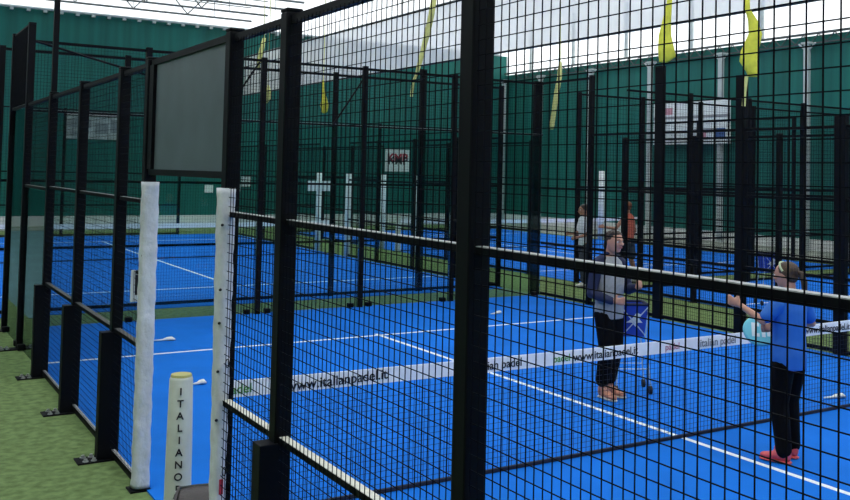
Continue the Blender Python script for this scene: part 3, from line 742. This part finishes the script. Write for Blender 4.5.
# --- the girl: blue jersey, black trousers, pink shoes, seen from behind
def girl():
    r = thing('person', 'person in a bright blue shirt with ponytail and pink shoes, seen from behind', 'person', (4.60, -.90, .0145), .06)
    bm = NB(); hc = V(-.0, .03, 1.475)
    F = {-1: (-.10, .0, .12), 1: (.10, .06, -.10)}
    for s, (fx, fy, tn) in F.items():
        limb(bm, [(s*.08, 0, .80), (fx*.95, fy*.6+.02, .45), (fx, fy-.03, .09)], [.075, .050, .035])
    loft(bm, [((0, 0, .78), (.13, 0, 0), (0, .095, 0)), ((0, 0, .87), (.14, 0, 0), (0, .10, 0)), ((0, 0, 1.0), (.115, 0, 0), (0, .082, 0)), ((0, -.005, 1.14), (.14, 0, 0), (0, .095, 0)), ((0, -.01, 1.25), (.148, 0, 0), (0, .085, 0)), ((0, -.015, 1.33), (.065, 0, 0), (0, .055, 0))], 18)
    limb(bm, [(0, -.01, 1.32), hc+V(0, -.03, -.06)], [.048, .047])
    Mx, h = headshape(bm, hc, .10, -.10, .205)
    A = {-1: [(-.165, -.01, 1.255), (-.26, .06, 1.12), (-.30, .25, 1.225)], 1: [(.165, -.01, 1.255), (.262, -.03, 1.075), (.10, .21, 1.01)]}
    for s, a in A.items(): limb(bm, a, [.043, .034, .023])
    hand(bm, A[-1][2], (-.25, .85, .30), (.8, .3, .1), (0, .1, 1), .7)
    hand(bm, A[1][2], (-.55, .8, .0), (-.75, -.5, .2), (0, .2, 1), 1.25)
    fuse('body', bm, M['skin'], r, .0085, 2)
    faceparts(r, Mx, h)
    b = NB(); ball(b, (0, -.17*h, .30*h), (.76*h, .92*h, .76*h), 20); ball(b, (0, -.42*h, -.12*h), (.66*h, .52*h, .60*h), 16)
    for v in b.verts: v.co = Mx @ v.co
    fuse('hair', b, M['hair'], r, .009, 2)
    b = NB(); limb(b, [(.05*h, -.92*h, .20*h), (.14*h, -1.25*h, .05*h), (.25*h, -1.35*h, -.6*h), (.28*h, -1.30*h, -1.3*h), (.25*h, -1.2*h, -1.8*h)], [.15*h, .22*h, .27*h, .22*h, .06*h], 12)
    for v in b.verts: v.co = Mx @ v.co
    fuse('ponytail', b, M['hair'], r, .008, 2)
    b = NB(); n = 28; pr = []
    for k in range(n+1):
        q = PI*k/n; pr.append(Mx @ V(.78*h*math.cos(q), (-.17+.50*math.sin(q))*h, (.30+.70*math.sin(q))*h))
    tube(b, pr, .009, 6, caps=False); obj('headband', b, M['headband'], r, True)
    # jersey
    b = NB()
    loft(b, [((0, .0, .73), (.160, 0, 0), (0, .125, 0)), ((0, 0, .84), (.165, 0, 0), (0, .130, 0)), ((0, .0, .97), (.148, 0, 0), (0, .118, 0)), ((0, -.0, 1.10), (.160, 0, 0), (0, .122, 0)), ((0, -.005, 1.20), (.168, 0, 0), (0, .112, 0)), ((0, -.01, 1.28), (.145, 0, 0), (0, .092, 0)), ((0, -.012, 1.335), (.072, 0, 0), (0, .066, 0)), ((0, -.012, 1.36), (.060, 0, 0), (0, .058, 0))], 22)
    for s, a in A.items():
        a2 = [V(s*.10, -.01, 1.285), V(*a[0]), V(*a[0]).lerp(V(*a[1]), .72)]
        limb(b, a2, [.056, .064, .058])
    fuse('jersey', b, M['shirtblue'], r, .011, 2)
    b = NB()
    loft(b, [((0, 0, .74), (.140, 0, 0), (0, .108, 0)), ((0, 0, .85), (.140, 0, 0), (0, .108, 0))], 20)
    for s, (fx, fy, tn) in F.items():
        limb(b, [(s*.076, 0, .77), (fx*.93, fy*.6+.02, .46), (fx*.98, fy-.03, .10)], [.095, .076, .064])
    fuse('trousers', b, M['trousers'], r, .011, 2)
    for s, (fx, fy, tn) in F.items(): shoe(r, (fx, fy, 0), tn*2.2, M['pink'], M['pink'], .25)
    return r
g = girl()
# padel racket held in front of the girl
rk = thing('padel_racket', 'turquoise and white padel racket held low in front of the person in the blue shirt', 'racket', (4.72, -.50, .975), math.radians(-33)+.0)
rk.rotation_euler = (math.radians(-28), math.radians(4), math.radians(-33))
bm = NB(); n = 32; rings = []
for y in (-.019, .019):
    rings.append([bm.verts.new((.128*math.cos(2*PI*k/n), y, .120*math.sin(2*PI*k/n)*(1 if math.sin(2*PI*k/n) < 0 else .92))) for k in range(n)])
bm.faces.new(rings[0]); bm.faces.new(rings[1])
for k in range(n): bm.faces.new((rings[0][k], rings[0][(k+1) % n], rings[1][(k+1) % n], rings[1][k]))
obj('racket_face', bm, M['cyan'], rk)
bm = NB(); tube(bm, [(.128*math.cos(2*PI*k/n), 0, .120*math.sin(2*PI*k/n)*(1 if math.sin(2*PI*k/n) < 0 else .92)) for k in range(n+1)], .017, 8, caps=False); obj('racket_frame', bm, M['cyan'], rk, True)
bm = NB()
for x0, x1, z0, z1 in ((-.075, -.045, -.06, .06), (-.045, -.01, .03, .06), (-.045, -.01, -.06, -.03), (.01, .04, -.06, .06), (.055, .085, -.05, .05)): box(bm, x0, x1, -.0215, -.0192, z0, z1)
obj('face_print', bm, M['cyanpale'], rk)
bm = NB(); tube(bm, [(.118, 0, .02), (.17, .0, .035), (.225, .0, .05)], [.020, .017, .019], 10); obj('handle', bm, M['tyre'], rk, True)

# --- blue ball cart by the coach
def cart(loc, rz, label):
    t = thing('ball_cart', label, 'cart', loc, rz, 'blue ball carts')
    bm = NB()
    a, b_, z0, z1 = .105, .135, .55, .87
    # tapered open bin with thickness
    o1 = [(-b_, -b_, z1), (b_, -b_, z1), (b_, b_, z1), (-b_, b_, z1)]; o0 = [(-a, -a, z0), (a, -a, z0), (a, a, z0), (-a, a, z0)]
    vt = [bm.verts.new(p) for p in o1]; vb = [bm.verts.new(p) for p in o0]
    it = [bm.verts.new((p[0]*.95, p[1]*.95, p[2])) for p in o1]; ib = [bm.verts.new((p[0]*.93, p[1]*.93, p[2]+.01)) for p in o0]
    for k in range(4):
        j = (k+1) % 4
        bm.faces.new((vb[k], vb[j], vt[j], vt[k])); bm.faces.new((ib[k], it[k], it[j], ib[j])); bm.faces.new((vt[k], vt[j], it[j], it[k]))
    bm.faces.new(vb); bm.faces.new(ib)
    bn = obj('bin', bm, M['bin'], t)
    bm = NB()
    for k in range(4):
        p, q = Vector(o1[k]), Vector(o1[(k+1) % 4]); tube(bm, [p, q], .014, 6)
    obj('bin_rim', bm, M['navy'], bn)
    # white bird-like mark
    bm = NB(); y = -(a+b_)/2-.012
    pts = [(-.09, .70), (-.02, .74), (.03, .80), (.09, .78), (.06, .74), (.10, .70), (.05, .70), (.02, .66), (-.02, .70)]
    f0 = [bm.verts.new((x, -a-(z-z0)/(z1-z0)*(b_-a)-.006, z)) for x, z in [(p_[0]*.85, p_[1]-.01) for p_ in pts]]; f1 = [bm.verts.new((v.co.x, v.co.y+.004, v.co.z)) for v in f0]
    bm.faces.new(f0); bm.faces.new(f1)
    for k in range(len(pts)): bm.faces.new((f0[k], f0[(k+1) % len(pts)], f1[(k+1) % len(pts)], f1[k]))
    obj('white_emblem', bm, M['signwhite'], bn)
    for i, (sx, sy) in enumerate(((-1, -1), (1, -1), (1, 1), (-1, 1))):
        bm = NB(); top = V(sx*b_*1.06, sy*b_*1.06, .87); ft = V(sx*.165, sy*.15, .075)
        tube(bm, [top, V(sx*a*1.12, sy*a*1.12, .56), ft], .007, 6); l = obj('leg', bm, M['alu'], t)
        bm = NB(); tube(bm, [ft+V(-.014, 0, -.035), ft+V(.014, 0, -.035)], .040, 14); obj('wheel', bm, M['tyre'], l)
    bm = NB()
    tube(bm, [(-a*1.12, -a*1.12-.012, .56), (b_*1.05, -b_*1.06-.012, .86)], .006, 5); tube(bm, [(a*1.12, -a*1.12-.02, .56), (-b_*1.05, -b_*1.06-.02, .86)], .006, 5)
    obj('cross_brace', bm, M['alu'], t); t.scale = (1.08, 1.08, 1.05)
    for s in (-1, 1):
        bm = NB(); tube(bm, [(-.155, s*.14, .24), (.155, s*.14, .24)], .005, 5); obj('leg_bar', bm, M['alu'], t)
    return t
cart((5.15, 1.58, .0145), math.radians(-30), 'blue nylon ball cart with a white emblem beside the coach')
cart((12.0, 5.55, .0145), math.radians(-28), 'blue ball cart on the right court, behind the head of the person in blue')

# --- distant players on the right court
def player(loc, rz, label, top_m, bot_m, hair_m, skin_m, topn, arms, H=1.72, bare=True):
    r = thing('person', label, 'person', loc, rz); k = H/1.72
    bm = NB()
    for s, fy in ((-1, .10), (1, -.12)):
        limb(bm, [(s*.09, 0, .9*k), (s*.12, fy*.6+.05, .50*k), (s*.14, fy-.03, .09)], [.085, .056, .038])
        limb(bm, [(s*.14, fy-.03, .06), (s*.15, fy+.10, .035)], [.036, .03], 8)
    loft(bm, [((0, 0, .86*k), (.14, 0, 0), (0, .10, 0)), ((0, .0, 1.05*k), (.125, 0, 0), (0, .09, 0)), ((0, .01, 1.25*k), (.16, 0, 0), (0, .10, 0)), ((0, .0, 1.38*k), (.16, 0, 0), (0, .085, 0)), ((0, 0, 1.45*k), (.07, 0, 0), (0, .06, 0))], 16)
    limb(bm, [(0, .0, 1.42*k), (0, .02, 1.53*k)], [.052, .05])
    Mx, h = headshape(bm, V(0, .04, 1.60*k), 0, 0)
    for s in (-1, 1):
        a = arms[s]; limb(bm, a, [.048, .039, .026]); d = Vector(a[2])-Vector(a[1])
        hand(bm, a[2], d, (-s*.8, 0, -.3), (0, .5, 1), 1.0)
    fuse('body', bm, skin_m, r, .013, 2); faceparts(r, Mx, h)
    b = NB(); ball(b, (0, -.16*h, .32*h), (.80*h, .98*h, .76*h), 16); ball(b, (0, -.42*h, -.1*h), (.70*h, .58*h, .55*h), 12)
    for v in b.verts: v.co = Mx @ v.co
    fuse('hair', b, hair_m, r, .012, 2)
    b = NB(); loft(b, [((0, 0, .86*k), (.170, 0, 0), (0, .13, 0)), ((0, 0, 1.05*k), (.158, 0, 0), (0, .122, 0)), ((0, .01, 1.24*k), (.185, 0, 0), (0, .13, 0)), ((0, 0, 1.38*k), (.17, 0, 0), (0, .11, 0)), ((0, 0, 1.46*k), (.085, 0, 0), (0, .075, 0))], 18)
    if not bare:
        for s in (-1, 1): limb(b, [(s*.11, 0, 1.40*k), arms[s][0], Vector(arms[s][0]).lerp(Vector(arms[s][1]), .7)], [.06, .066, .06])
    fuse(topn, b, top_m, r, .014, 2)
    b = NB(); loft(b, [((0, 0, .80*k), (.155, 0, 0), (0, .12, 0)), ((0, 0, .93*k), (.152, 0, 0), (0, .115, 0))], 16)
    for s, fy in ((-1, .10), (1, -.12)): limb(b, [(s*.088, 0, .84*k), (s*.12, fy*.6+.04, (.58 if bare else .52)*k)]+([] if bare else [(s*.14, fy-.03, .12)]), [.108, .098]+([] if bare else [.07]))
    fuse('shorts' if bare else 'trousers', b, bot_m, r, .014, 2)
    for s, fy in ((-1, .10), (1, -.12)): shoe(r, (s*.145, fy, 0), -s*.1, M['sole'], M['darksole'])
    return r
player((11.90, 9.18, .003), math.radians(20), 'distant person in an orange vest and dark shorts beyond the near court', M['orange'], M['shortsgrey'], M['hair3'], M['skin2'], 'vest',
       {-1: [(-.19, 0, 1.37), (-.34, .10, 1.15), (-.50, .28, 1.18)], 1: [(.19, 0, 1.37), (.27, -.02, 1.08), (.25, .16, .90)]})
player((10.70, 9.12, .003), math.radians(75), 'distant person in a white shirt and dark trousers beyond the near court', M['white_shirt'], M['shortsgrey'], M['hair2'], M['skin2'], 'shirt',
       {-1: [(-.19, 0, 1.34), (-.24, .06, 1.06), (-.18, .26, 1.0)], 1: [(.19, 0, 1.34), (.25, .05, 1.06), (.18, .28, 1.05)]}, H=1.66, bare=False)

# --- dark leather holdall at the entrance
t = thing('leather_holdall', 'dark taupe leather holdall with studded ends standing at the court entrance', 'bag', (-.01, -.47, .013), -.50)
bm = NB(); secs = []
for x, s in ((-.115, .80), (-.108, .90), (-.095, .97), (0, 1.0), (.095, .97), (.108, .90), (.115, .80)):
    secs.append(((x, 0, .215+x*.10), (0, .145*s, 0), (0, 0, .20*s)))
loft(bm, secs, 24)
b = bm
hb = fuse('bag_body', bm, M['brown'], t, .009, 2)
for s in (-1, 1):
    bm = NB(); x = s*.122
    loft(bm, [((x-.006*s, 0, .215+x*.10), (0, .125, 0), (0, 0, .178)), ((x+.010*s, 0, .215+x*.10), (0, .115, 0), (0, 0, .165))], 22); e = obj('end_panel', bm, M['tyre'], t)
    bm = NB(); tube(bm, [(x-.012*s, .141*math.cos(q), .215+x*.10+.196*math.sin(q)) for q in [2*PI*k/28 for k in range(29)]], .008, 6, caps=False); obj('piping', bm, M['brown'], t, True)
    bm = NB()
    for q in (1.0, 1.57, 2.14): ball(bm, (x+.004*s, .120*math.cos(q), .215+x*.10+.172*math.sin(q)), .008, 8)
    obj('stud', bm, M['steel'], e)
bm = NB(); tube(bm, [(-.10, 0, .402), (-.03, 0, .412), (.03, 0, .418), (.10, 0, .422)], .006, 6); obj('zip', bm, M['darktruss'], t)

# ------------------------------------------------------------------ light
W = bpy.data.worlds.new('overcast'); bpy.context.scene.world = W; W.use_nodes = True
nt = W.node_tree; bg = nt.nodes['Background']; bg.inputs['Color'].default_value = (.93, .97, 1.0, 1); bg.inputs['Strength'].default_value = 2.1
# ------------------------------------------------------------------ camera
pos = Vector((-1.7240337, -6.017768, 2.2649318)); yaw, pitch, roll = .575204616, .0397118686, .0208158979; f_px, cx, cy = 954.434085, 479.583529, 134.485776
fw = Vector((math.sin(yaw)*math.cos(pitch), math.cos(yaw)*math.cos(pitch), math.sin(pitch))); rt = Vector((math.cos(yaw), -math.sin(yaw), 0)); up = rt.cross(fw)
r2 = rt*math.cos(roll)+up*math.sin(roll); u2 = -rt*math.sin(roll)+up*math.cos(roll)
cd = bpy.data.cameras.new('camera'); co = bpy.data.objects.new('camera', cd); C.objects.link(co)
cd.sensor_width = 36; cd.lens = f_px*36/850; cd.shift_x = (425-cx)/850; cd.shift_y = (cy-250)/850; cd.clip_start = .05; cd.clip_end = 200
m4 = Matrix((r2, u2, -fw)).transposed().to_4x4(); m4.translation = pos; co.matrix_world = m4
sc = bpy.context.scene; sc.camera = co
vs = sc.view_settings; vs.view_transform = 'Standard'; vs.look = 'None'; vs.gamma = 1; vs.use_curve_mapping = False; vs.exposure = 0.0
